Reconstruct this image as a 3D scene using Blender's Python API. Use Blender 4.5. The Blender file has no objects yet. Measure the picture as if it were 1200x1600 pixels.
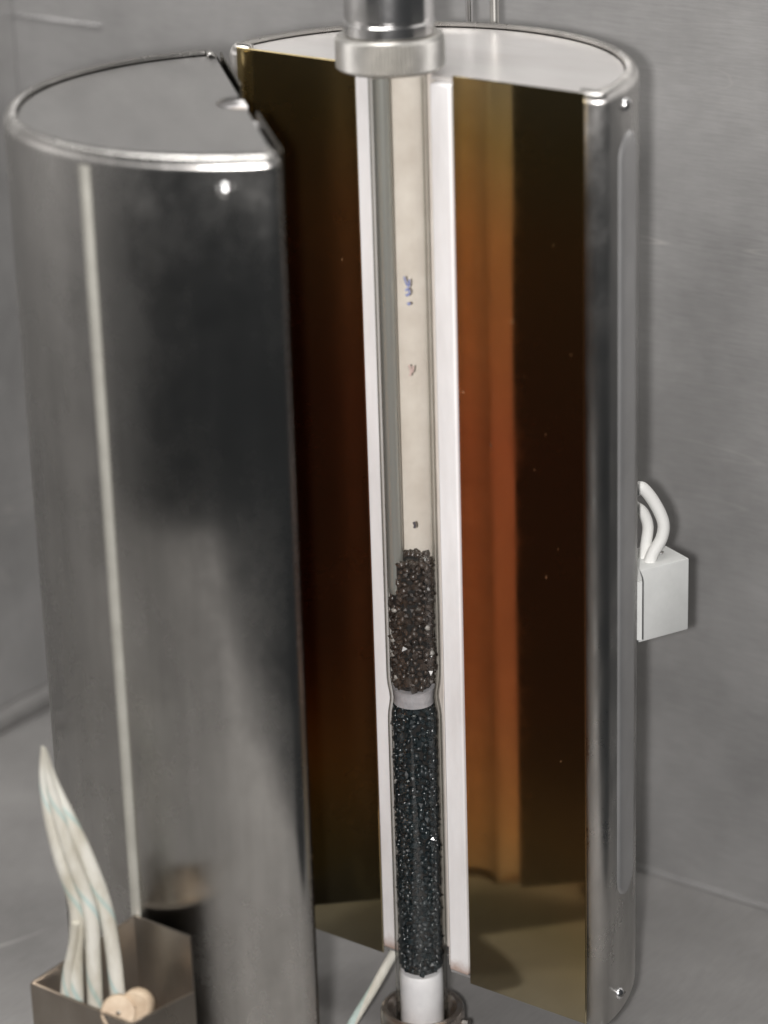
import bpy, bmesh, math, random
from mathutils import Vector, Matrix
random.seed(7)
PI = math.pi
scene = bpy.context.scene
COL = scene.collection

# ------------------------------------------------------------------ camera
CAM_LOC = Vector((0.69948, -0.95087, 0.70422))
cam = bpy.data.cameras.new('camera')
cam.sensor_fit = 'VERTICAL'; cam.sensor_height = 24.0
cam.lens = 4373.6 / 1600 * 24.0
cam.clip_start = 0.02; cam.clip_end = 50
camo = bpy.data.objects.new('camera', cam); COL.objects.link(camo)
camo.location = CAM_LOC
camo.rotation_euler = (1.1947122, 0.0286776, 0.6351460)
cam.dof.use_dof = True
cam.dof.focus_distance = 1.30
cam.dof.aperture_fstop = 3.5
scene.camera = camo
SIDE = Vector((0.8047, 0.5931, -0.0287))
UP = Vector((-0.196, 0.311, 0.930))

# ------------------------------------------------------------------ world, lamps, exposure
world = bpy.data.worlds.new('World'); scene.world = world; world.use_nodes = True
bg = world.node_tree.nodes['Background']
bg.inputs[0].default_value = (0.95, 1.0, 1.04, 1); bg.inputs[1].default_value = 0.04

def lamp(name, kind, loc, energy, color, **kw):
    l = bpy.data.lights.new(name, kind); l.energy = energy; l.color = color
    for k, v in kw.items(): setattr(l, k, v)
    o = bpy.data.objects.new(name, l); COL.objects.link(o); o.location = loc
    return o
flash = lamp('camera_flash', 'POINT', CAM_LOC - SIDE * 0.042 - UP * 0.012, 62, (1.0, 0.97, 0.96), shadow_soft_size=0.016)
ceil = lamp('ceiling_lamp', 'AREA', (0.05, -0.30, 1.40), 11.0, (1.0, 0.98, 0.96), shape='RECTANGLE', size=0.9, size_y=0.35)
ceil.rotation_euler = (math.radians(10), 0, 0)

scene.view_settings.view_transform = 'Standard'
scene.view_settings.look = 'None'
scene.view_settings.gamma = 1.0
scene.view_settings.exposure = 0.0
scene.view_settings.use_curve_mapping = False
scene.cycles.max_bounces = 12
scene.cycles.glossy_bounces = 8
scene.cycles.transparent_max_bounces = 16
scene.cycles.sample_clamp_indirect = 4.0
scene.cycles.blur_glossy = 0.3

# ------------------------------------------------------------------ material helpers
def mat(name):
    m = bpy.data.materials.new(name); m.use_nodes = True
    return m, m.node_tree.nodes, m.node_tree.links, m.node_tree.nodes['Principled BSDF']

def ramp(N, stops, interp='LINEAR'):
    r = N.new('ShaderNodeValToRGB'); r.color_ramp.interpolation = interp
    e = r.color_ramp.elements
    while len(e) < len(stops): e.new(0.5)
    for el, (p, c) in zip(e, stops):
        el.position = p; el.color = (*c, 1) if len(c) == 3 else c
    return r

def noise(N, L, scale=(1, 1, 1), s=5.0, detail=4.0, rough=0.55, coord='Object', loc=(0, 0, 0)):
    tc = N.new('ShaderNodeTexCoord'); mp = N.new('ShaderNodeMapping'); n = N.new('ShaderNodeTexNoise')
    mp.inputs['Scale'].default_value = scale; mp.inputs['Location'].default_value = loc
    n.inputs['Scale'].default_value = s; n.inputs['Detail'].default_value = detail; n.inputs['Roughness'].default_value = rough
    L.new(tc.outputs[coord], mp.inputs[0]); L.new(mp.outputs[0], n.inputs['Vector'])
    return n

def bump(N, L, b, src, strength, dist=0.001):
    bp = N.new('ShaderNodeBump'); bp.inputs['Strength'].default_value = strength; bp.inputs['Distance'].default_value = dist
    L.new(src, bp.inputs['Height']); L.new(bp.outputs[0], b.inputs['Normal'])
    return bp

def metal(name, lo, hi, r_lo, r_hi, stretch=(1, 1, 1), s=12, metallic=1.0, bstr=0.0, bscale=(1, 1, 1), bs=40, seed=0.0, aniso=0.0, bdist=0.001):
    m, N, L, b = mat(name)
    b.inputs['Metallic'].default_value = metallic
    n = noise(N, L, stretch, s, 6, 0.6, loc=(seed, seed * 2, seed * 3))
    r = ramp(N, [(0.3, lo), (0.72, hi)]); L.new(n.outputs[0], r.inputs[0]); L.new(r.outputs[0], b.inputs['Base Color'])
    n2 = noise(N, L, stretch, s * 0.6, 5, 0.65, loc=(seed + 3, seed + 1, 0))
    rr = ramp(N, [(0.3, (r_lo,) * 3), (0.7, (r_hi,) * 3)]); L.new(n2.outputs[0], rr.inputs[0]); L.new(rr.outputs[0], b.inputs['Roughness'])
    if bstr:
        n3 = noise(N, L, bscale, bs, 3, 0.6, loc=(seed, 0, 0)); bump(N, L, b, n3.outputs[0], bstr, bdist)
    return m

def tempered(name, seed=0.0, dark=1.0, r_lo=0.045, r_hi=0.11):
    """polished steel with heat tint: straw at the cool ends, red-brown over the hot middle"""
    m, N, L, b = mat(name)
    b.inputs['Metallic'].default_value = 1.0
    tc = N.new('ShaderNodeTexCoord'); sp = N.new('ShaderNodeSeparateXYZ'); L.new(tc.outputs['Object'], sp.inputs[0])
    n = noise(N, L, (1, 1, 0.5), 9, 4, 0.6, loc=(seed, 0, seed))
    ad = N.new('ShaderNodeMath'); ad.operation = 'MULTIPLY_ADD'; ad.inputs[1].default_value = 0.09; L.new(n.outputs[0], ad.inputs[0])
    mr = N.new('ShaderNodeMapRange'); mr.inputs[1].default_value = 0.0; mr.inputs[2].default_value = 0.442; L.new(sp.outputs[2], mr.inputs[0])
    sb = N.new('ShaderNodeMath'); sb.operation = 'SUBTRACT'; sb.inputs[1].default_value = 0.045; L.new(mr.outputs[0], sb.inputs[0])
    L.new(sb.outputs[0], ad.inputs[2])
    tint = [(0.0, (0.46, 0.41, 0.28)), (0.10, (0.46, 0.36, 0.18)), (0.20, (0.62, 0.36, 0.14)), (0.36, (0.56, 0.25, 0.105)),
            (0.64, (0.52, 0.21, 0.095)), (0.84, (0.57, 0.30, 0.115)), (0.94, (0.50, 0.36, 0.15)), (1.0, (0.58, 0.47, 0.25))]
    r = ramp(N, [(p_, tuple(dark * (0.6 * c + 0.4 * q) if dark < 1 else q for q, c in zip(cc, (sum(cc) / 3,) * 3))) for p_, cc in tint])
    L.new(ad.outputs[0], r.inputs[0])
    nf = noise(N, L, (1, 1, 0.6), 130, 2, 0.5, loc=(seed + 1.7, 0, 0)); rf = ramp(N, [(0.758, (0, 0, 0)), (0.82, (0.6,) * 3)]); L.new(nf.outputs[0], rf.inputs[0])
    mx = N.new('ShaderNodeMixRGB'); mx.inputs[2].default_value = (0.42, 0.36, 0.28, 1); L.new(rf.outputs[0], mx.inputs[0]); L.new(r.outputs[0], mx.inputs[1])
    L.new(mx.outputs[0], b.inputs['Base Color'])
    iv = N.new('ShaderNodeMath'); iv.operation = 'SUBTRACT'; iv.inputs[0].default_value = 0.982; L.new(rf.outputs[0], iv.inputs[1]); L.new(iv.outputs[0], b.inputs['Metallic'])
    n2 = noise(N, L, (1, 1, 1), 30, 5, 0.7, loc=(seed + 5, 0, 0))
    rr = ramp(N, [(0.35, (r_lo,) * 3), (0.75, (r_hi,) * 3)]); L.new(n2.outputs[0], rr.inputs[0]); L.new(rr.outputs[0], b.inputs['Roughness'])
    n3 = noise(N, L, (1, 1, 0.35), 14, 2, 0.5, loc=(seed, 2, 0)); bump(N, L, b, n3.outputs[0], 0.075, 0.004)
    return m

def plain(name, lo, hi, rough, s=40, spec=0.5, bstr=0.0, bs=200, coat=0.0, seed=0):
    m, N, L, b = mat(name)
    n = noise(N, L, (1, 1, 1), s, 5, 0.6, loc=(seed, 0, 0))
    r = ramp(N, [(0.32, lo), (0.70, hi)]); L.new(n.outputs[0], r.inputs[0]); L.new(r.outputs[0], b.inputs['Base Color'])
    b.inputs['Roughness'].default_value = rough; b.inputs['Specular IOR Level'].default_value = spec
    b.inputs['Coat Weight'].default_value = coat; b.inputs['Coat Roughness'].default_value = 0.05
    if bstr:
        n3 = noise(N, L, (1, 1, 1), bs, 3, 0.6); bump(N, L, b, n3.outputs[0], bstr, 0.0006)
    return m

def wall_mat(name, seed, stretch, base=(0.395, 0.39, 0.384), metallic=0.55, r_lo=0.36, r_hi=0.55):
    """dull rolled stainless sheet with smudges and fine scratches"""
    m, N, L, b = mat(name)
    b.inputs['Metallic'].default_value = metallic
    n = noise(N, L, (1, 1, 1), 7, 6, 0.62, loc=(seed, seed, seed))
    lo = tuple(c * 0.80 for c in base); hi = tuple(c * 1.22 for c in base)
    r = ramp(N, [(0.33, lo), (0.68, hi)]); L.new(n.outputs[0], r.inputs[0])
    nf = noise(N, L, stretch, 60, 4, 0.7, loc=(seed, 0, 0))
    mx = N.new('ShaderNodeMixRGB'); mx.blend_type = 'OVERLAY'; mx.inputs[0].default_value = 0.22
    L.new(r.outputs[0], mx.inputs[1]); L.new(nf.outputs[0], mx.inputs[2])
    # sparse pale scratches
    ns = noise(N, L, (0.25, 0.25, 3.5), 14, 1, 0.3, loc=(seed * 3, 1, 4))
    rs = ramp(N, [(0.497, (0, 0, 0)), (0.5, (1, 1, 1)), (0.503, (0, 0, 0))]); L.new(ns.outputs[0], rs.inputs[0])
    nm = noise(N, L, (1, 1, 1), 5, 1, 0.4, loc=(seed, 7, 1)); rm = ramp(N, [(0.58, (0, 0, 0)), (0.68, (0.55,) * 3)]); L.new(nm.outputs[0], rm.inputs[0])
    mu = N.new('ShaderNodeMath'); mu.operation = 'MULTIPLY'; L.new(rs.outputs[0], mu.inputs[0]); L.new(rm.outputs[0], mu.inputs[1])
    m2 = N.new('ShaderNodeMixRGB'); m2.inputs[2].default_value = (0.62, 0.60, 0.57, 1); L.new(mu.outputs[0], m2.inputs[0]); L.new(mx.outputs[0], m2.inputs[1])
    L.new(m2.outputs[0], b.inputs['Base Color'])
    n2 = noise(N, L, (1, 1, 1), 11, 5, 0.6, loc=(seed + 2, 0, 0)); rr = ramp(N, [(0.3, (r_lo,) * 3), (0.7, (r_hi,) * 3)])
    L.new(n2.outputs[0], rr.inputs[0]); L.new(rr.outputs[0], b.inputs['Roughness'])
    bump(N, L, b, nf.outputs[0], 0.05, 0.001)
    return m

def glass_mat(name):
    """clear fused-silica wall: passes light straight through, reflects by Fresnel, absorbs a little along the long edge paths"""
    m = bpy.data.materials.new(name); m.use_nodes = True
    N, L = m.node_tree.nodes, m.node_tree.links; N.clear()
    out = N.new('ShaderNodeOutputMaterial')
    lw = N.new('ShaderNodeLayerWeight'); lw.inputs[0].default_value = 0.5
    r = ramp(N, [(0.0, (0.99, 0.99, 0.985)), (0.55, (0.97, 0.97, 0.965)), (0.72, (0.86, 0.865, 0.85)), (0.86, (0.52, 0.53, 0.51)), (1.0, (0.34, 0.34, 0.33))])
    L.new(lw.outputs['Facing'], r.inputs[0])
    tr = N.new('ShaderNodeBsdfTransparent'); L.new(r.outputs[0], tr.inputs[0])
    gl = N.new('ShaderNodeBsdfGlossy'); gl.inputs['Roughness'].default_value = 0.015; gl.inputs[0].default_value = (1, 1, 1, 1)
    pw = N.new('ShaderNodeMath'); pw.operation = 'POWER'; pw.inputs[1].default_value = 5.0; L.new(lw.outputs['Facing'], pw.inputs[0])
    fr = N.new('ShaderNodeMath'); fr.operation = 'MULTIPLY_ADD'; fr.inputs[1].default_value = 0.70; fr.inputs[2].default_value = 0.022; L.new(pw.outputs[0], fr.inputs[0])
    mx = N.new('ShaderNodeMixShader'); L.new(fr.outputs[0], mx.inputs[0]); L.new(tr.outputs[0], mx.inputs[1]); L.new(gl.outputs[0], mx.inputs[2])
    L.new(mx.outputs[0], out.inputs[0])
    return m

def wire_mat(name, k=2.2, width=0.06):
    """white glass-fibre sleeve with a blue-green tracer thread wound round it"""
    m, N, L, b = mat(name)
    uv = N.new('ShaderNodeUVMap'); uv.uv_map = 'UVMap'; sp = N.new('ShaderNodeSeparateXYZ'); L.new(uv.outputs[0], sp.inputs[0])
    ma = N.new('ShaderNodeMath'); ma.operation = 'MULTIPLY_ADD'; ma.inputs[1].default_value = k; L.new(sp.outputs[1], ma.inputs[0]); L.new(sp.outputs[0], ma.inputs[2])
    fr = N.new('ShaderNodeMath'); fr.operation = 'FRACT'; L.new(ma.outputs[0], fr.inputs[0])
    r = ramp(N, [(0.0, (0.52, 0.64, 0.60)), (width, (0.52, 0.64, 0.60)), (width + 0.04, (0.74, 0.73, 0.66)), (0.96, (0.70, 0.68, 0.60)), (1.0, (0.52, 0.64, 0.60))])
    L.new(fr.outputs[0], r.inputs[0])
    n = noise(N, L, (1, 1, 0.4), 90, 4, 0.6); rn = ramp(N, [(0.3, (0.62, 0.58, 0.50)), (0.6, (1, 1, 1))]); L.new(n.outputs[0], rn.inputs[0])
    mx = N.new('ShaderNodeMixRGB'); mx.blend_type = 'MULTIPLY'; mx.inputs[0].default_value = 0.8; L.new(r.outputs[0], mx.inputs[1]); L.new(rn.outputs[0], mx.inputs[2])
    L.new(mx.outputs[0], b.inputs['Base Color']); b.inputs['Roughness'].default_value = 0.65
    wv = N.new('ShaderNodeTexWave'); wv.wave_type = 'BANDS'; wv.bands_direction = 'DIAGONAL'; wv.inputs['Scale'].default_value = 1.0; wv.inputs['Distortion'].default_value = 3.0
    um = N.new('ShaderNodeMapping'); um.inputs['Scale'].default_value = (14, 26, 1); L.new(uv.outputs[0], um.inputs[0]); L.new(um.outputs[0], wv.inputs['Vector'])
    bump(N, L, b, wv.outputs[0], 0.55, 0.0006)
    return m

def grain_mat(name, lo, hi, rough):
    m, N, L, b = mat(name)
    oi = N.new('ShaderNodeObjectInfo'); r = ramp(N, [(0.0, lo), (1.0, hi)])
    n = noise(N, L, (1, 1, 1), 260, 3, 0.6)
    ad = N.new('ShaderNodeMath'); ad.operation = 'ADD'; L.new(oi.outputs['Random'], ad.inputs[0]); L.new(n.outputs[0], ad.inputs[1])
    ml = N.new('ShaderNodeMath'); ml.operation = 'MULTIPLY'; ml.inputs[1].default_value = 0.62; L.new(ad.outputs[0], ml.inputs[0])
    L.new(ml.outputs[0], r.inputs[0]); L.new(r.outputs[0], b.inputs['Base Color'])
    b.inputs['Roughness'].default_value = rough; b.inputs['Specular IOR Level'].default_value = 0.7
    return m

def ceramic_mat(name, lo, hi, stain_h=0.02):
    """fired white ceramic, rust-coloured scorch at its foot"""
    m, N, L, b = mat(name)
    n = noise(N, L, (1, 1, 0.25), 45, 5, 0.6); r = ramp(N, [(0.3, lo), (0.65, hi)]); L.new(n.outputs[0], r.inputs[0])
    tc = N.new('ShaderNodeTexCoord'); sp = N.new('ShaderNodeSeparateXYZ'); L.new(tc.outputs['Object'], sp.inputs[0])
    n2 = noise(N, L, (1, 1, 1), 120, 3, 0.6, loc=(4, 0, 0))
    ma = N.new('ShaderNodeMath'); ma.operation = 'MULTIPLY_ADD'; ma.inputs[1].default_value = 0.014; L.new(n2.outputs[0], ma.inputs[0]); L.new(sp.outputs[2], ma.inputs[2])
    mr = N.new('ShaderNodeMapRange'); mr.inputs[1].default_value = 0.012; mr.inputs[2].default_value = stain_h; mr.inputs[3].default_value = 0.75; mr.inputs[4].default_value = 0.0
    L.new(ma.outputs[0], mr.inputs[0])
    mx = N.new('ShaderNodeMixRGB'); mx.inputs[2].default_value = (0.30, 0.17, 0.11, 1); L.new(mr.outputs[0], mx.inputs[0]); L.new(r.outputs[0], mx.inputs[1])
    L.new(mx.outputs[0], b.inputs['Base Color']); b.inputs['Roughness'].default_value = 0.7
    n3 = noise(N, L, (1, 1, 1), 400, 3, 0.6); bump(N, L, b, n3.outputs[0], 0.15, 0.0005)
    return m

M_wall_b = wall_mat('back_wall_steel', 1.3, (1, 1, 12))
M_wall_l = wall_mat('side_wall_steel', 4.1, (1, 12, 1))
M_floor = wall_mat('floor_steel', 8.7, (12, 1, 1), (0.27, 0.263, 0.255), 0.2, 0.55, 0.7)
def shell_mat(name, base, r_lo, r_hi, seed):
    """rolled steel sheet, finely brushed round the cylinder, with drawn-out stains and smears"""
    m, N, L, b = mat(name)
    b.inputs['Metallic'].default_value = 1.0
    n = noise(N, L, (1, 1, 0.06), 55, 4, 0.65, loc=(seed, 0, 0)); nb = noise(N, L, (1, 1, 0.5), 16, 6, 0.65, loc=(0, seed, 1))
    mx = N.new('ShaderNodeMixRGB'); mx.inputs[0].default_value = 0.55; L.new(n.outputs[0], mx.inputs[1]); L.new(nb.outputs[0], mx.inputs[2])
    r = ramp(N, [(0.34, tuple(c * 0.74 for c in base)), (0.66, tuple(min(1, c * 1.16) for c in base))]); L.new(mx.outputs[0], r.inputs[0]); L.new(r.outputs[0], b.inputs['Base Color'])
    nr = noise(N, L, (1, 1, 0.7), 24, 7, 0.7, loc=(seed + 4, 2, seed)); rr = ramp(N, [(0.36, (r_lo,) * 3), (0.60, (r_hi,) * 3), (0.74, (r_hi + 0.16,) * 3)])
    L.new(nr.outputs[0], rr.inputs[0]); L.new(rr.outputs[0], b.inputs['Roughness'])
    b.inputs['Anisotropic'].default_value = 0.93; b.inputs['Anisotropic Rotation'].default_value = ANISO_ROT
    tg = N.new('ShaderNodeTangent'); tg.direction_type = 'UV_MAP'; tg.uv_map = 'UVMap'; L.new(tg.outputs[0], b.inputs['Tangent'])
    n3 = noise(N, L, (1, 1, 0.05), 34, 3, 0.5, loc=(seed, 5, 0)); bump(N, L, b, n3.outputs[0], 0.11, 0.002)
    return m
ANISO_ROT = 0.0
M_shell = shell_mat('polished_shell_steel', (0.47, 0.46, 0.44), 0.17, 0.31, 2.0)
M_shell_r = shell_mat('satin_shell_steel', (0.60, 0.585, 0.56), 0.22, 0.40, 5.0)
M_plate = metal('plain_steel', (0.46, 0.455, 0.45), (0.58, 0.575, 0.57), 0.34, 0.46, (1, 1, 1), 20, metallic=0.7, seed=5)
M_lid_dull = metal('dull_lid_steel', (0.32, 0.315, 0.31), (0.43, 0.425, 0.415), 0.30, 0.44, (1, 3, 1), 9, metallic=0.8, bstr=0.05, bscale=(1, 14, 1), bs=60, seed=7)
M_lid_whitened = metal('whitened_lid_steel', (0.74, 0.71, 0.69), (0.88, 0.86, 0.84), 0.18, 0.32, (1, 3, 1), 9, metallic=0.5, bstr=0.04, bs=20, seed=9)  # whitened base colour stands in for the bright reflection on this lid
M_face = tempered('heat_tinted_steel', 0.0)
M_face_l = tempered('darkened_face_steel', 3.0, 0.27, 0.20, 0.32)  # heat tint darkened: the dark of its mirror image is put into the colour
M_ceramic = ceramic_mat('white_ceramic', (0.66, 0.64, 0.63), (0.84, 0.83, 0.83))
M_groove = plain('cream_ceramic_lining', (0.66, 0.60, 0.54), (0.80, 0.75, 0.69), 0.75, 60)
M_chrome = metal('fitting_steel', (0.74, 0.73, 0.72), (0.86, 0.85, 0.84), 0.13, 0.22, (1, 1, 1), 60, seed=1)
M_sheath = metal('sheath_steel', (0.42, 0.43, 0.40), (0.56, 0.57, 0.53), 0.20, 0.30, (1, 1, 0.05), 60, metallic=0.6, seed=11)
M_knurl = metal('knurled_steel', (0.50, 0.49, 0.46), (0.66, 0.64, 0.60), 0.30, 0.42, (1, 1, 1), 80, metallic=0.85, seed=3)
M_screw = metal('screw_steel', (0.70, 0.70, 0.70), (0.82, 0.82, 0.82), 0.22, 0.32, (1, 1, 1), 80, seed=3)
M_seam = metal('seam_steel', (0.36, 0.35, 0.31), (0.46, 0.45, 0.40), 0.35, 0.5, (1, 1, 1), 60, metallic=0.35, seed=3)
M_dark = metal('dark_hinge_steel', (0.20, 0.19, 0.18), (0.32, 0.30, 0.28), 0.3, 0.5, (1, 1, 1), 40, seed=3)
M_post = metal('bracket_steel', (0.25, 0.215, 0.18), (0.40, 0.36, 0.31), 0.24, 0.38, (1, 1, 0.5), 25, metallic=0.9, seed=4)
M_rust = metal('rusty_socket_steel', (0.34, 0.25, 0.19), (0.56, 0.53, 0.50), 0.18, 0.36, (1, 1, 1), 70, metallic=0.95, seed=6)
M_glass = glass_mat('fused_silica')
M_ink = plain('blue_ink', (0.14, 0.17, 0.40), (0.30, 0.34, 0.52), 0.5, 900)
M_ink_red = plain('faded_red_ink', (0.50, 0.36, 0.33), (0.62, 0.48, 0.44), 0.5, 900)
M_ink_black = plain('black_ink', (0.05, 0.05, 0.06), (0.10, 0.09, 0.10), 0.5, 900)
M_wool = plain('glass_wool', (0.30, 0.295, 0.31), (0.50, 0.49, 0.51), 0.85, 160, bstr=0.6, bs=500)
M_plug = plain('white_plug', (0.74, 0.74, 0.76), (0.86, 0.86, 0.88), 0.45, 90)
M_block = plain('white_steatite', (0.62, 0.63, 0.61), (0.72, 0.73, 0.71), 0.42, 60)
M_sleeve = plain('white_sleeve', (0.72, 0.72, 0.69), (0.82, 0.82, 0.79), 0.5, 60)
M_bush = plain('buff_ceramic', (0.42, 0.31, 0.21), (0.58, 0.47, 0.34), 0.6, 160)
M_wire = wire_mat('tracer_wire')
M_wire_g = wire_mat('green_tracer_wire', 1.1, 0.30)
M_brown = grain_mat('brown_black_grain', (0.016, 0.013, 0.011), (0.060, 0.046, 0.038), 0.25)
M_green = grain_mat('blue_black_grain', (0.005, 0.008, 0.010), (0.018, 0.027, 0.031), 0.17)
M_brown_d = grain_mat('dull_brown_grain', (0.014, 0.011, 0.009), (0.065, 0.047, 0.036), 0.45)
M_green_d = grain_mat('dull_blue_black_grain', (0.006, 0.010, 0.012), (0.024, 0.034, 0.039), 0.40)
M_white_grain = grain_mat('pale_grain', (0.26, 0.25, 0.23), (0.42, 0.40, 0.37), 0.4)
M_core = plain('packed_grain_dark', (0.008, 0.008, 0.008), (0.02, 0.018, 0.016), 0.8, 300)

# ------------------------------------------------------------------ mesh helpers
def link(name, me, m, parent=None, sharp=35):
    if m: me.materials.append(m)
    for poly in me.polygons: poly.use_smooth = True
    me.set_sharp_from_angle(angle=math.radians(sharp))
    o = bpy.data.objects.new(name, me); COL.objects.link(o)
    if parent: o.parent = parent
    return o

def mesh(name, V, F):
    me = bpy.data.meshes.new(name); me.from_pydata([tuple(v) for v in V], [], F); me.update()
    bm = bmesh.new(); bm.from_mesh(me); bmesh.ops.recalc_face_normals(bm, faces=bm.faces); bm.to_mesh(me); bm.free()
    return me

def thing(name, label, cat, loc=(0, 0, 0), rz=0.0, group=None):
    o = bpy.data.objects.new(name, None); COL.objects.link(o); o.location = loc; o.rotation_euler = (0, 0, rz)
    o.empty_display_size = 0.02
    return tag(o, label, cat, group)

def tag(o, label=None, cat=None, group=None, kind=None):
    if label: o['label'] = label
    if cat: o['category'] = cat
    if group: o['group'] = group
    if kind: o['kind'] = kind
    return o

def box_mesh(name, x0, x1, y0, y1, z0, z1, bev=0.0, seg=2):
    bm = bmesh.new(); bmesh.ops.create_cube(bm, size=1)
    for v in bm.verts:
        v.co = Vector(((x0 + x1) / 2 + v.co.x * (x1 - x0), (y0 + y1) / 2 + v.co.y * (y1 - y0), (z0 + z1) / 2 + v.co.z * (z1 - z0)))
    if bev: bmesh.ops.bevel(bm, geom=bm.edges[:], offset=bev, segments=seg, affect='EDGES', profile=0.5)
    me = bpy.data.meshes.new(name); bm.to_mesh(me); bm.free(); return me

def lathe_mesh(name, prof, n=48, closed=False, ripple=None):
    """prof: list of (r, z); closed -> the profile is a loop"""
    V, F = [], []
    for i in range(n):
        a = 2 * PI * i / n
        for j, (r, z) in enumerate(prof):
            rr = r + (ripple[j] * (1 if i % 2 else -1) if ripple else 0)
            V.append((rr * math.cos(a), rr * math.sin(a), z))
    m = len(prof)
    for i in range(n):
        i2 = (i + 1) % n
        for j in range(m if closed else m - 1):
            j2 = (j + 1) % m
            F.append((i * m + j, i2 * m + j, i2 * m + j2, i * m + j2))
    if not closed:
        if prof[0][0] > 1e-6: F.append(tuple(i * m for i in range(n)))
        if prof[-1][0] > 1e-6: F.append(tuple(i * m + m - 1 for i in range(n)))
    return mesh(name, V, F)

def spline(pts, sub=10):
    P = [Vector(q) for q in pts]; P = [P[0] * 2 - P[1]] + P + [P[-1] * 2 - P[-2]]; out = []
    for i in range(1, len(P) - 2):
        for k in range(sub):
            t = k / sub; a, b, c, d = P[i - 1:i + 3]
            out.append(0.5 * ((2 * b) + (c - a) * t + (2 * a - 5 * b + 4 * c - d) * t * t + (3 * b - a - 3 * c + d) * t ** 3))
    out.append(P[-2]); return out

def tube_mesh(name, path, radius, n=12):
    """swept round tube with UV (u round it, v along it); radius is a number or a function of 0..1"""
    rf = radius if callable(radius) else (lambda t: radius)
    V, F = [], []; m = len(path); ref = Vector((0, 0, 1)); length = [0.0]
    for i in range(1, m): length.append(length[-1] + (path[i] - path[i - 1]).length)
    nrm = None
    for i, q in enumerate(path):
        t = (path[min(i + 1, m - 1)] - path[max(i - 1, 0)]).normalized()
        if nrm is None:
            nrm = t.orthogonal().normalized()
        nrm = (nrm - t * nrm.dot(t)).normalized(); bn = t.cross(nrm); r = rf(i / (m - 1))
        for k in range(n + 1):
            a = 2 * PI * k / n; V.append(q + (nrm * math.cos(a) + bn * math.sin(a)) * r)
    me = bpy.data.meshes.new(name); uvs = []
    for i in range(m - 1):
        for k in range(n):
            F.append((i * (n + 1) + k, i * (n + 1) + k + 1, (i + 1) * (n + 1) + k + 1, (i + 1) * (n + 1) + k))
            for (ii, kk) in ((i, k), (i, k + 1), (i + 1, k + 1), (i + 1, k)): uvs.append((kk / n, length[ii] * 10))
    F.append(tuple(range(n - 1, -1, -1))); F.append(tuple((m - 1) * (n + 1) + k for k in range(n)))
    uvs += [(0.5, 0)] * (2 * n)
    me.from_pydata([tuple(v) for v in V], [], F); me.update()
    ul = me.uv_layers.new(name='UVMap')
    for i, uvv in enumerate(uvs): ul.data[i].uv = uvv
    return me

def prism_mesh(name, poly, z0, z1):
    n = len(poly); V = [(x, y, z0) for x, y in poly] + [(x, y, z1) for x, y in poly]
    F = [tuple(range(n - 1, -1, -1)), tuple(range(n, 2 * n))] + [(i, (i + 1) % n, n + (i + 1) % n, n + i) for i in range(n)]
    return mesh(name, V, F)

# ------------------------------------------------------------------ the setting: a steel enclosure
FLOOR_Z = -0.05; SEAM_Z = 0.3827; WALL_Y = 0.2178; WALL_X = -0.441
o = link('floor', box_mesh('floor', WALL_X - 0.01, 0.17, -0.80, WALL_Y + 0.01, FLOOR_Z - 0.012, FLOOR_Z), M_floor); tag(o, kind='structure')
o = link('wall_back', box_mesh('wall_back', WALL_X - 0.012, 0.20, WALL_Y, WALL_Y + 0.012, FLOOR_Z, 1.0), M_wall_b); tag(o, kind='structure')
o = link('wall_left', box_mesh('wall_left', WALL_X - 0.012, WALL_X, -1.15, WALL_Y - 0.0005, FLOOR_Z, 1.0), M_wall_l); tag(o, kind='structure')
# folded upstand strip along the foot of the walls
o = link('wall_skirting', box_mesh('wall_skirting', WALL_X, 0.17, WALL_Y - 0.0022, WALL_Y, FLOOR_Z, FLOOR_Z + 0.0035, 0.0008), M_wall_b); tag(o, kind='structure')
o = link('wall_skirting', box_mesh('wall_skirting', WALL_X, WALL_X + 0.012, -0.80, WALL_Y - 0.003, FLOOR_Z, FLOOR_Z + 0.012, 0.004), M_floor); tag(o, kind='structure')

o = link('wall_seam', box_mesh('wall_seam', -0.4405, -0.372, WALL_Y - 0.0016, WALL_Y, SEAM_Z - 0.0009, SEAM_Z + 0.0009, 0.0006), M_screw); tag(o, kind='structure')

# ------------------------------------------------------------------ furnace halves
R = 0.1; H = 0.442; RF = 0.006
def d_path(narc=56):
    """plan outline of a half shell: return flange, corner fold, half circle, corner fold, return flange"""
    cx = math.sqrt((R - RF) ** 2 - RF ** 2); a1 = math.atan2(RF, cx); pts = []
    pts.append((0.087, 0.0, 0, -1)); pts.append((cx, 0.0, 0, -1))
    for k in range(1, 8):
        a = -PI / 2 + (a1 + PI / 2) * k / 8; pts.append((cx + RF * math.cos(a), RF + RF * math.sin(a), math.cos(a), math.sin(a)))
    for k in range(narc + 1):
        a = a1 + (PI - 2 * a1) * k / narc; pts.append((R * math.cos(a), R * math.sin(a), math.cos(a), math.sin(a)))
    left = [(-x, y, -nx, ny) for x, y, nx, ny in pts[:9]][::-1]
    return pts + left

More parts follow.
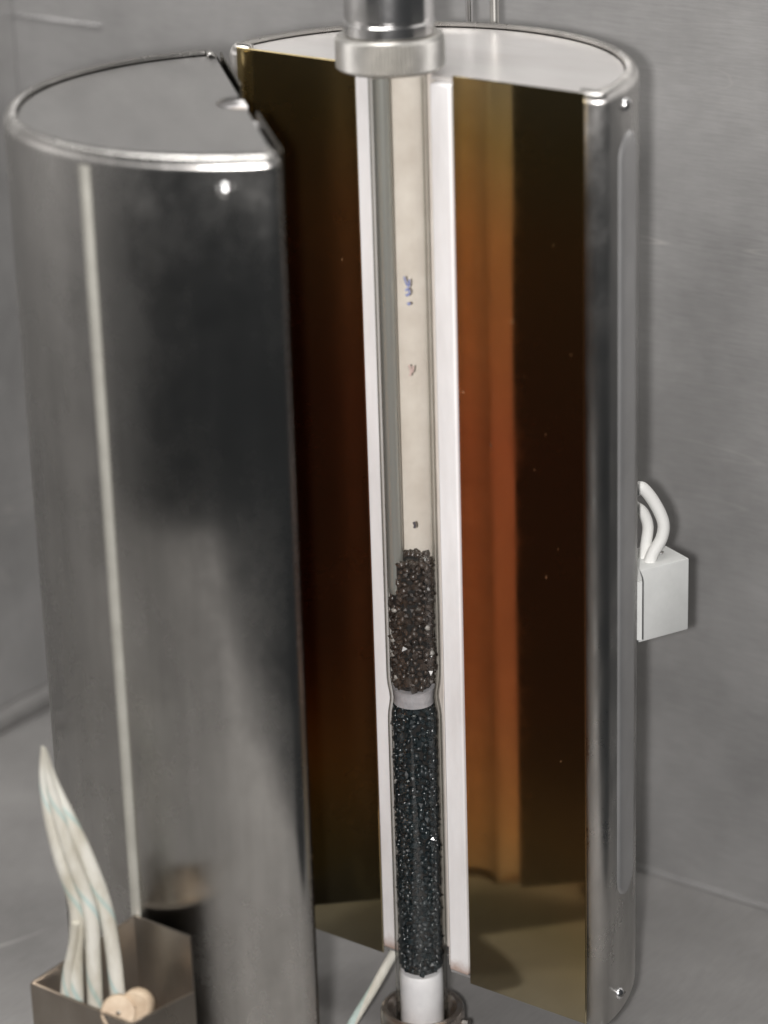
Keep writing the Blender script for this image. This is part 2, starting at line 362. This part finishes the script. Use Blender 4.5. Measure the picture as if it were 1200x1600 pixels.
def make_half(label, loc, rz, s, shell_m, lid_m, face_m, core_top):
    """s = +1 or -1: the body lies on the +y or -y side of the flat face"""
    t = thing('furnace_half', label, 'furnace', loc, rz, 'halves of the split tube furnace')
    P = d_path()
    rings = [(0.0012, 0.0), (0.0, 0.0012), (0.0, H - 0.0052), (0.0004, H - 0.0034), (0.0014, H - 0.0015), (0.0029, H - 0.0003), (0.0042, H), (0.0056, H - 0.0004), (0.0059, H - 0.0040)]
    V, F = [], []; m = len(P)
    for ins, z in rings:
        for (x, y, nx, ny) in P: V.append((x - nx * ins, s * (y - ny * ins), z))
    for i in range(len(rings) - 1):
        for k in range(m - 1): F.append((i * m + k, i * m + k + 1, (i + 1) * m + k + 1, (i + 1) * m + k))
    me = mesh('shell', V, F); ul = me.uv_layers.new(name='UVMap')
    for lp in me.loops: ul.data[lp.index].uv = ((lp.vertex_index % m) / m, me.vertices[lp.vertex_index].co.z)
    sh = link('shell', me, shell_m, t, 50)
    so = sh.modifiers.new('thickness', 'SOLIDIFY'); so.thickness = 0.0008; so.offset = -1
    # lids
    def lid_poly(r, notch, y0):
        pts = []
        a0 = math.asin(y0 / r)
        for k in range(41): a = a0 + (PI - 2 * a0) * k / 40; pts.append((r * math.cos(a), s * r * math.sin(a)))
        b0 = math.asin(y0 / notch)
        for k in range(17): a = PI - b0 - (PI - 2 * b0) * k / 16; pts.append((notch * math.cos(a), s * notch * math.sin(a)))
        return pts
    link('top_lid', prism_mesh('top_lid', lid_poly(R - 0.0064, 0.0128, 0.0018), H - 0.0042, H - 0.0026), lid_m, t)
    link('bottom_lid', prism_mesh('bottom_lid', lid_poly(R - 0.0016, 0.0128, 0.0018), 0.0016, 0.0030), M_plate, t)
    # heat-tinted face panels either side of the ceramic core
    for sx in (-1, 1):
        x0, x1 = sorted((sx * 0.0258, sx * 0.0915))
        y0, y1 = sorted((s * -0.0014, s * -0.0003))
        link('face_panel', box_mesh('face_panel', x0, x1, y0, y1, 0.0008, H - 0.0006, 0.0003, 1), face_m, t, 30)
    # ceramic core: outer half ring and the thin cream lining of its channel
    def half_ring(r0, r1, y0, n=24):
        a0 = -math.asin(y0 / r1) if y0 else 0; pts = []
        for k in range(n + 1): a = PI * k / n; pts.append((r1 * math.cos(a), s * r1 * math.sin(a)))
        pts.append((-r1, -s * y0)); pts.append((-r0, -s * y0))
        for k in range(n + 1): a = PI - PI * k / n; pts.append((r0 * math.cos(a), s * r0 * math.sin(a)))
        pts.append((r0, -s * y0)); pts.append((r1, -s * y0))
        return pts
    co = link('ceramic_core', prism_mesh('ceramic_core', half_ring(0.0145, 0.0252, 0.0022), 0.0052, H - core_top), M_ceramic, t, 40)
    be = co.modifiers.new('soft_edges', 'BEVEL'); be.width = 0.0009; be.segments = 2; be.limit_method = 'ANGLE'; be.angle_limit = math.radians(50)
    link('channel_lining', prism_mesh('channel_lining', half_ring(0.0137, 0.0144, 0.0010), 0.0070, H - core_top - 0.0006), M_groove, co, 40)
    return t

def dome_screw(parent, ang, z, s, r=0.0032, rad=R):
    prof = [(r * 1.0, -0.0006), (r * 1.0, 0.0004), (r * 0.9, 0.0012), (r * 0.6, 0.0020), (r * 0.25, 0.0024), (0.0, 0.0025)]
    me = lathe_mesh('screw', prof, 20)
    o = link('screw', me, M_screw, parent, 50)
    n = Vector((math.cos(ang), s * math.sin(ang), 0))
    o.rotation_euler = n.to_track_quat('Z', 'Y').to_euler(); o.location = n * rad + Vector((0, 0, z))
    # slot bar
    sl = link('screw_slot', box_mesh('screw_slot', -r * 0.75, r * 0.75, -0.0003, 0.0003, 0.0019, 0.0026), M_dark, o)
    return o

PHI = 0.7563087
right = make_half('right furnace half with its heat-tinted brown face and white ceramic core turned to us', (0, 0, 0), 0, 1, M_shell_r, M_lid_whitened, M_face, 0.0046)
left = make_half('left furnace half showing its polished steel outside and dull grey lid', (-0.02522, -0.0757, 0), -PHI, -1, M_shell, M_lid_dull, M_face_l, 0.0070)

# right half: screws, long embossed rib, mounting pad, hinge, arm to the wall
dome_screw(right, math.radians(11.9), 0.433, 1, 0.0030)
dome_screw(right, math.radians(9.0), 0.0116, 1, 0.0030)
def rib_mesh(a_mid, half_w, z0, z1, proud, rad=R):
    """long pressed rib with round ends on the cylinder: outline in (arc, z), a base ring and a raised inner ring"""
    def outline(w):
        pts = []
        for k in range(13): a = PI + PI * k / 12; pts.append((w * math.cos(a), z0 + half_w + w * math.sin(a)))
        zz = [z0 + half_w + (z1 - z0 - 2 * half_w) * k / 12 for k in range(1, 12)]
        pts += [(w, z) for z in zz]
        for k in range(13): a = PI * k / 12; pts.append((w * math.cos(a), z1 - half_w + w * math.sin(a)))
        pts += [(-w, z) for z in zz[::-1]]
        return pts
    V, F = [], []; ws = [(half_w, -0.0004), (half_w * 0.93, proud * 0.7), (half_w * 0.80, proud), (half_w * 0.4, proud)]; n = 0
    for w, pr in ws:
        pts = outline(w); n = len(pts)
        for u, z in pts: a = a_mid + u / rad; V.append(((rad + pr) * math.cos(a), (rad + pr) * math.sin(a), z))
    for i in range(len(ws) - 1):
        for k in range(n): F.append((i * n + k, i * n + (k + 1) % n, (i + 1) * n + (k + 1) % n, (i + 1) * n + k))
    F.append(tuple((len(ws) - 1) * n + k for k in range(n)))
    return mesh('pressed_rib', V, F)
link('pressed_rib', rib_mesh(math.radians(14.2), 0.0115, 0.0605, 0.4215, 0.0012), M_plate, right, 60)
V, F = [], []
for k in range(9):
    a = math.radians(33 + 20 * k / 8)
    for (r, z) in ((R - 0.0003, 0.174), (R + 0.0024, 0.174), (R + 0.0024, 0.203), (R - 0.0003, 0.203)): V.append((r * math.cos(a), r * math.sin(a), z))
for k in range(8):
    for j in range(4): F.append((k * 4 + j, k * 4 + (j + 1) % 4, k * 4 + 4 + (j + 1) % 4, k * 4 + 4 + j))
F += [(0, 1, 2, 3), (35, 34, 33, 32)]
link('mounting_pad', mesh('mounting_pad', V, F), M_block, right)
for z in (0.03, 0.40):
    h = link('hinge_barrel', lathe_mesh('hinge_barrel', [(0.0038, -0.018), (0.0042, -0.0175), (0.0042, 0.0175), (0.0038, 0.018)], 20), M_dark, right)
    h.location = (-R - 0.0052, 0.0015, z)
for z in (0.09, 0.33):
    link('wall_arm', box_mesh('wall_arm', -0.062, -0.038, 0.082, WALL_Y - 0.0005, z, z + 0.025, 0.001), M_plate, right)

# left half: screw, folded seam
dome_screw(left, math.radians(12.63), 0.4291, -1, 0.0032)
sa = math.radians(46.8); sc_ = Vector((math.cos(sa), -math.sin(sa), 0))
V, F = [], []
prof = [(-0.0030, -0.0004), (-0.0024, 0.0010), (-0.0010, 0.0019), (0.0008, 0.0019), (0.0018, 0.0012), (0.0024, -0.0004)]
zs = [0.002 + (H - 0.0085) * k / 16 for k in range(17)]
for z in zs:
    for u, w in prof:
        a = sa + u / R; V.append(((R + w) * math.cos(a), -(R + w) * math.sin(a), z))
for i in range(16):
    for j in range(5): F.append((i * 6 + j, i * 6 + j + 1, i * 6 + 7 + j, i * 6 + 6 + j))
F += [tuple(range(6)), tuple(96 + j for j in range(6))]
link('folded_seam', mesh('folded_seam', V, F), M_seam, left, 60)

# ------------------------------------------------------------------ silica tube, its top fitting and foot
TUBE = Vector((-0.0012, -0.0038, 0))
tube = thing('silica_tube', 'clear glass tube standing upright in the white ceramic channel', 'glass tube', TUBE)
RO, RI = 0.0125, 0.0109
def wz(z):
    return 0.0013 * math.exp(-((z - 0.147) / 0.006) ** 2)
zz = [-0.028 + 0.49 * k / 140 for k in range(141)]
link('tube_wall', lathe_mesh('tube_wall', [(RO - wz(z), z) for z in zz] + [(RI - wz(z), z) for z in zz[::-1]], 64, True), M_glass, tube, 60)
def stroke(name, m, pts, r):
    """ink stroke lying on the tube's front: pts are (angle offset as arc length, z)"""
    base = math.atan2(CAM_LOC.y, CAM_LOC.x); P = []
    for u, z in pts:
        a = base + u / RO; P.append(Vector(((RO + 0.0001) * math.cos(a), (RO + 0.0001) * math.sin(a), z)))
    link(name, tube_mesh(name, spline(P, 5), r, 6), m, tube)
stroke('ink_mark', M_ink, [(0.0008, 0.3535), (0.0016, 0.3505), (0.0028, 0.3490), (0.0030, 0.3520)], 0.00042)
stroke('ink_mark', M_ink, [(0.0012, 0.3470), (0.0022, 0.3480), (0.0030, 0.3462), (0.0020, 0.3448), (0.0014, 0.3456)], 0.00046)
stroke('ink_mark', M_ink, [(0.0020, 0.3415), (0.0026, 0.3408), (0.0030, 0.3416)], 0.00055)
stroke('ink_mark', M_ink_red, [(0.0018, 0.3130), (0.0026, 0.3105), (0.0022, 0.3080)], 0.00040)
stroke('ink_mark', M_ink_red, [(0.0038, 0.3125), (0.0034, 0.3095)], 0.00036)
stroke('ink_mark', M_ink_black, [(0.0022, 0.2388), (0.0026, 0.2372), (0.0024, 0.2360)], 0.00060)

FIT = Vector((-0.0044, -0.0040, 0))
fit = thing('tube_fitting', 'shiny steel fitting with knurled ring clamped on top of the glass tube', 'fitting', FIT)
rp = [(0.0127, 0.4422), (0.0212, 0.4422), (0.0223, 0.4428), (0.0228, 0.4436), (0.0228, 0.4556), (0.0223, 0.4564), (0.0214, 0.4570), (0.0127, 0.4570)]
link('knurled_ring', lathe_mesh('knurled_ring', rp, 152, True, [0, 0, 0.0002, 0.00055, 0.00055, 0.0002, 0, 0]), M_knurl, fit, 25)
bp = [(0.0127, 0.4572), (0.0188, 0.4572), (0.0196, 0.4580), (0.0196, 0.4625), (0.0188, 0.4632), (0.0188, 0.4640), (0.0192, 0.4645), (0.0192, 0.4850), (0.0186, 0.4858), (0.0196, 0.4868), (0.0196, 0.5200), (0.0127, 0.5200)]
link('fitting_body', lathe_mesh('fitting_body', bp, 72, True), M_chrome, fit, 30)

sock = thing('tube_socket', 'round rust-stained steel socket holding the foot of the glass tube', 'socket', TUBE)
sp = [(0.0128, FLOOR_Z + 0.0005), (0.0205, FLOOR_Z + 0.0005), (0.0205, -0.0215), (0.0198, -0.0196), (0.0186, -0.0190), (0.0170, -0.0194), (0.0156, -0.0215), (0.0138, -0.0250), (0.0128, -0.0255)]
link('socket_body', lathe_mesh('socket_body', sp, 64, True), M_rust, sock, 40)
for a in (20, 140, 260):
    n = Vector((math.cos(math.radians(a)), math.sin(math.radians(a)), 0))
    s_ = link('set_screw', lathe_mesh('set_screw', [(0.0024, 0), (0.0024, 0.0030), (0.0019, 0.0036), (0, 0.0036)], 16), M_dark, sock)
    s_.rotation_euler = n.to_track_quat('Z', 'Y').to_euler(); s_.location = n * 0.0202 + Vector((0, 0, -0.026))

plug = link('tube_plug', lathe_mesh('tube_plug', [(0.0, -0.027), (0.0101, -0.027), (0.0106, -0.026), (0.0106, -0.0055), (0.0105, 0.0000), (0.0098, 0.0012), (0.0, 0.0016)], 40), M_plug, None, 50)
plug.location = TUBE
tag(plug, 'smooth white plug in the foot of the glass tube below the dark grains', 'plug')
wv = []
for k in range(9):
    z = 0.1444 + 0.0078 * k / 8; wv.append((RI - wz(z) - 0.0002 - 0.0006 * abs(k - 4) / 4 * random.random(), z))
wool = link('wool_plug', lathe_mesh('wool_plug', [(0, 0.1442)] + wv + [(0, 0.1525)], 40), M_wool, None, 60)
wool.location = TUBE
tag(wool, 'pale grey wool wad in the glass tube between the two grain beds', 'plug')

# ------------------------------------------------------------------ grain beds
def grain_mesh(name, r, seed, m, flat=0.42, smooth=True):
    rnd = random.Random(seed); bm = bmesh.new(); bmesh.ops.create_icosphere(bm, subdivisions=1, radius=r)
    sx, sy, sz = (rnd.uniform(0.82, 1.15) for _ in range(3))
    for v in bm.verts:
        k = 1 + rnd.uniform(-flat, flat) * 0.6
        v.co = Vector((v.co.x * sx * k, v.co.y * sy * k, v.co.z * sz * k))
    me = bpy.data.meshes.new(name); bm.to_mesh(me); bm.free(); me.materials.append(m)
    for p_ in me.polygons: p_.use_smooth = smooth
    return me

SH_XY = Vector((-0.0042, -0.0056)); SH_R = 0.0037; SH_Z = 0.199   # where the sheath stands in the tube
def bed(label, z0, z1, rg, gm, gd, nparts, seed, specks=0):
    rnd = random.Random(seed)
    t = thing('grain_bed', label, 'grain bed', TUBE + Vector((0, 0, z0)))
    core = link('bed_core', lathe_mesh('bed_core', [(0, 0.0006), (RI - rg * 1.35, 0.0006), (RI - rg * 1.35, z1 - z0 - rg * 1.0), (0, z1 - z0 - rg * 0.8)], 32), M_core, t)
    variants = [grain_mesh('grain', rg, seed * 10 + k, gd if k < 3 else gm, 0.75, k % 2 == 0) for k in range(7)]
    pts = []; tries = 0; need = rg * 1.30
    while tries < 30000:
        tries += 1
        a = rnd.uniform(-PI, PI); z = rnd.uniform(rg * 0.8, z1 - z0 - rg * 0.6)
        rr = RI - wz(z + z0) - rg * rnd.uniform(1.0, 1.35)
        q = Vector((rr * math.cos(a), rr * math.sin(a), z))
        if z + z0 > SH_Z - 0.004 and (Vector((q.x, q.y)) - SH_XY).length < SH_R + rg * 0.8: continue
        if all((q - w).length > need for w in pts[-2500:]): pts.append(q)
    for k in range(16):   # top surface
        a = 2 * PI * k / 16; pts.append(Vector((0.006 * math.cos(a), 0.006 * math.sin(a), z1 - z0 - rg * 0.7)))
    cd = Vector((CAM_LOC.x, CAM_LOC.y, 0)).normalized()
    pts.sort(key=lambda q: -(q.x * cd.x + q.y * cd.y))
    sv = Vector((cd.y, -cd.x, 0))
    for i, q in enumerate(pts[:nparts]):
        me = rnd.choice(variants)
        o = bpy.data.objects.new('grain', me); COL.objects.link(o); o.parent = t; o.location = q
        o.rotation_euler = (rnd.uniform(0, 6), rnd.uniform(0, 6), rnd.uniform(0, 6)); k = rnd.uniform(0.70, 1.18); o.scale = (k, k, k)
    rest = pts[nparts:]
    bm = bmesh.new()
    for q in rest:
        me = rnd.choice(variants); n0 = len(bm.verts); bm.from_mesh(me); bm.verts.ensure_lookup_table()
        rot = Matrix.Rotation(rnd.uniform(0, 6), 4, 'X') @ Matrix.Rotation(rnd.uniform(0, 6), 4, 'Z')
        for v in bm.verts[n0:]: v.co = rot @ v.co + q
    me = bpy.data.meshes.new('packed_grains'); bm.to_mesh(me); bm.free(); me.materials.append(gm)
    for p_ in me.polygons: p_.use_smooth = True
    o = bpy.data.objects.new('packed_grains', me); COL.objects.link(o); o.parent = t; o['kind'] = 'stuff'
    if specks:
        pm = grain_mesh('pale_grain', rg * 0.8, seed + 77, M_white_grain)
        base = math.atan2(CAM_LOC.y, CAM_LOC.x)
        for k in range(specks):
            a = base + rnd.choice((-1, -1, 1)) * rnd.uniform(0.75, 1.25); z = rnd.uniform(0.003, (z1 - z0) * 0.72)
            rr = RI - wz(z + z0) - rg * 0.75
            o = bpy.data.objects.new('pale_grain', pm); COL.objects.link(o); o.parent = t
            o.location = (rr * math.cos(a), rr * math.sin(a), z); o.rotation_euler = (rnd.uniform(0, 6), rnd.uniform(0, 6), 0)
bed('upper bed of brown-black grains in the glass tube, above the pale wad', 0.1526, 0.2170, 0.0018, M_brown, M_brown_d, 230, 3, 7)
bed('lower, longer bed of glossy blue-black grains in the glass tube, below the pale wad', 0.0020, 0.1442, 0.0018, M_green, M_green_d, 300, 5)

sheath = link('thermocouple_sheath', lathe_mesh('thermocouple_sheath', [(0.0, SH_Z), (SH_R * 0.6, SH_Z + 0.0006), (SH_R * 0.92, SH_Z + 0.0022), (SH_R, SH_Z + 0.005), (SH_R, 0.462), (0.0, 0.462)], 28), M_sheath, None, 50)
sheath.location = TUBE + Vector((SH_XY.x, SH_XY.y, 0)); tag(sheath, 'slim grey metal sheath down the left inside of the glass tube', 'sheath')

# ------------------------------------------------------------------ terminal block on the right half
tb = thing('terminal_block', 'white ceramic terminal block on the right side of the furnace', 'terminal block', (0.0675, 0.0895, 0.1629), math.radians(-24))
link('block_body', box_mesh('block_body', -0.012, 0.012, -0.016, 0.016, 0.0, 0.0365, 0.0007, 2), M_block, tb)
ts = link('terminal_screw', lathe_mesh('terminal_screw', [(0.0026, 0.0362), (0.0026, 0.0370), (0.0022, 0.0373), (0, 0.0373)], 18), M_screw, tb); ts.location = (-0.001, 0.0070, 0)
for rz in (0.6, 0.6 + PI / 2):
    x_ = link('screw_slot', box_mesh('screw_slot', -0.0030, 0.0030, -0.0005, 0.0005, 0.0372, 0.0377), M_dark, ts); x_.rotation_euler = (0, 0, rz)
def curve_thing(name, label, cat, pts, r, m, group=None, n=14):
    o = link(name, tube_mesh(name, spline(pts, 10), r, n), m, None, 60)
    return tag(o, label, cat, group)
curve_thing('sleeved_lead', 'outer white sleeved lead looping from the furnace side into the terminal block', 'lead',
            [(0.0656, 0.0822, 0.2344), (0.0682, 0.0841, 0.2362), (0.0727, 0.0876, 0.2287), (0.0761, 0.0901, 0.2189), (0.0756, 0.0898, 0.2109), (0.0723, 0.0873, 0.203), (0.0702, 0.0857, 0.195)], 0.0029, M_sleeve, 'sleeved leads of the terminal block')
curve_thing('sleeved_lead', 'inner white sleeved lead tucked between the furnace side and the outer lead', 'lead',
            [(0.0622, 0.0866, 0.2252), (0.0655, 0.0891, 0.2219), (0.0675, 0.0906, 0.2153), (0.067, 0.0903, 0.2073), (0.0654, 0.089, 0.1970)], 0.0027, M_sleeve, 'sleeved leads of the terminal block')

# ------------------------------------------------------------------ thin rods behind the furnace
for x, r, lab in ((-0.0636, 0.0017, 'thin bright steel rod behind the furnace, nearer the tube fitting'), (-0.0490, 0.0022, 'thin dull steel rod behind the furnace, farther from the tube fitting')):
    o = link('steel_rod', lathe_mesh('steel_rod', [(r, FLOOR_Z), (r, 0.62)], 14), M_chrome if r < 0.002 else M_knurl, None, 60); o.location = (x, 0.14, 0)
    tag(o, lab, 'rod', 'rods behind the furnace')

# ------------------------------------------------------------------ bracket post with wires, lower left
ZL, ZH = 0.0798, 0.1068
post = thing('bracket_post', 'open-topped dark steel bracket box in front of the left furnace half', 'bracket', (-0.02, -0.195, FLOOR_Z))
pl = [(-0.0558, -0.2116, ZL), (0.0016, -0.2125, ZL), (0.0075, -0.1785, ZL), (-0.0240, -0.1782, ZL)]
pl = [Vector(v) - Vector((-0.02, -0.195, FLOOR_Z)) for v in pl]; dz = ZH - ZL
def wall_quad(a, b, za, zb, m, th=0.0013):
    n = Vector((b.y - a.y, a.x - b.x, 0)).normalized() * th * 0.5
    V = [a + n, b + n, b - n, a - n]; V = [Vector((v.x, v.y, 0.0005)) for v in V]
    T = [Vector((V[0].x, V[0].y, za)), Vector((V[1].x, V[1].y, zb)), Vector((V[2].x, V[2].y, zb)), Vector((V[3].x, V[3].y, za))]
    me = mesh('side_plate', V + T, [(3, 2, 1, 0), (4, 5, 6, 7), (0, 1, 5, 4), (1, 2, 6, 5), (2, 3, 7, 6), (3, 0, 4, 7)])
    return link('side_plate', me, m, post)
zl = pl[0].z
wall_quad(pl[0], pl[1], zl, zl, M_post); wall_quad(pl[1], pl[2], zl, zl, M_post)
wall_quad(pl[2], pl[3], zl + dz, zl + dz, M_post); wall_quad(pl[3], pl[0], zl + dz, zl, M_post)
tray = link('inner_tray', prism_mesh('inner_tray', [(v.x * 0.97, v.y * 0.97) for v in pl], zl - 0.016, zl - 0.014), M_rust, post)

wp = [  # (foot, then up to the tip), each wire of its own
 ('left-hand white wire with green tracer thread rising from the bracket box', [(-0.0367, -0.2051, 0.0655), (-0.0356, -0.2042, 0.0939), (-0.0338, -0.2029, 0.1186), (-0.0378, -0.2059, 0.1432), (-0.0402, -0.2077, 0.1644), (-0.0414, -0.2086, 0.1808), (-0.0409, -0.2083, 0.1952)]),
 ('middle white wire with green tracer thread rising from the bracket box', [(-0.0289, -0.2015, 0.0664), (-0.0282, -0.201, 0.0947), (-0.0282, -0.201, 0.1194), (-0.0329, -0.2045, 0.144), (-0.0363, -0.2071, 0.1652), (-0.0384, -0.2086, 0.1817), (-0.039, -0.2092, 0.1955)]),
 ('right-hand white wire with green tracer thread rising from the bracket box', [(-0.0228, -0.1932, 0.0644), (-0.0232, -0.1937, 0.0927), (-0.0248, -0.1949, 0.1176), (-0.0293, -0.1983, 0.1408), (-0.0353, -0.2029, 0.1636), (-0.0391, -0.2057, 0.1802), (-0.0406, -0.2069, 0.1935)]),
]
for lab, pts in wp:
    curve_thing('tracer_wire', lab, 'wire', pts, lambda t: 0.0034 * (1 - 0.15 * t) * min(1.0, (1.04 - t) / 0.40) ** 0.8, M_wire, 'wires rising from the bracket box')
curve_thing('tracer_wire', 'short white wire end standing in the bracket box left of the others', 'wire',
            [(-0.0395, -0.2087, 0.0675), (-0.0377, -0.2080, 0.0863), (-0.0341, -0.2065, 0.1030), (-0.0321, -0.2058, 0.1140)], lambda t: 0.0027 * (1 - 0.4 * t), M_wire, 'wires rising from the bracket box')
for lab, loc, rot, r in (('front round buff ceramic bushing lying in the bracket box', (-0.0112, -0.2060, 0.0775), (1.15, 0.0, 0.75), 0.0074), ('rear buff ceramic bushing behind the front one in the bracket box', (-0.0070, -0.1985, 0.0785), (1.35, 0.0, 0.35), 0.0070)):
    b_ = link('ceramic_bushing', lathe_mesh('ceramic_bushing', [(0.0010, -0.0036), (r * 0.92, -0.0036), (r, -0.0029), (r, 0.0029), (r * 0.92, 0.0036), (0.0010, 0.0036)], 32, True), M_bush, None, 40)
    b_.location = loc; b_.rotation_euler = rot; tag(b_, lab, 'bushing', 'ceramic bushings in the bracket box')

# wires hanging under the furnace, beside the socket
curve_thing('tracer_wire', 'pale green-threaded wire hanging below the furnace left of the socket', 'wire',
            [(-0.0240, 0.0150, 0.0040), (-0.0262, 0.0040, -0.0060), (-0.0290, -0.0060, -0.0180), (-0.0330, -0.0180, -0.0320), (-0.0360, -0.0300, -0.0470)], 0.0024, M_wire_g)
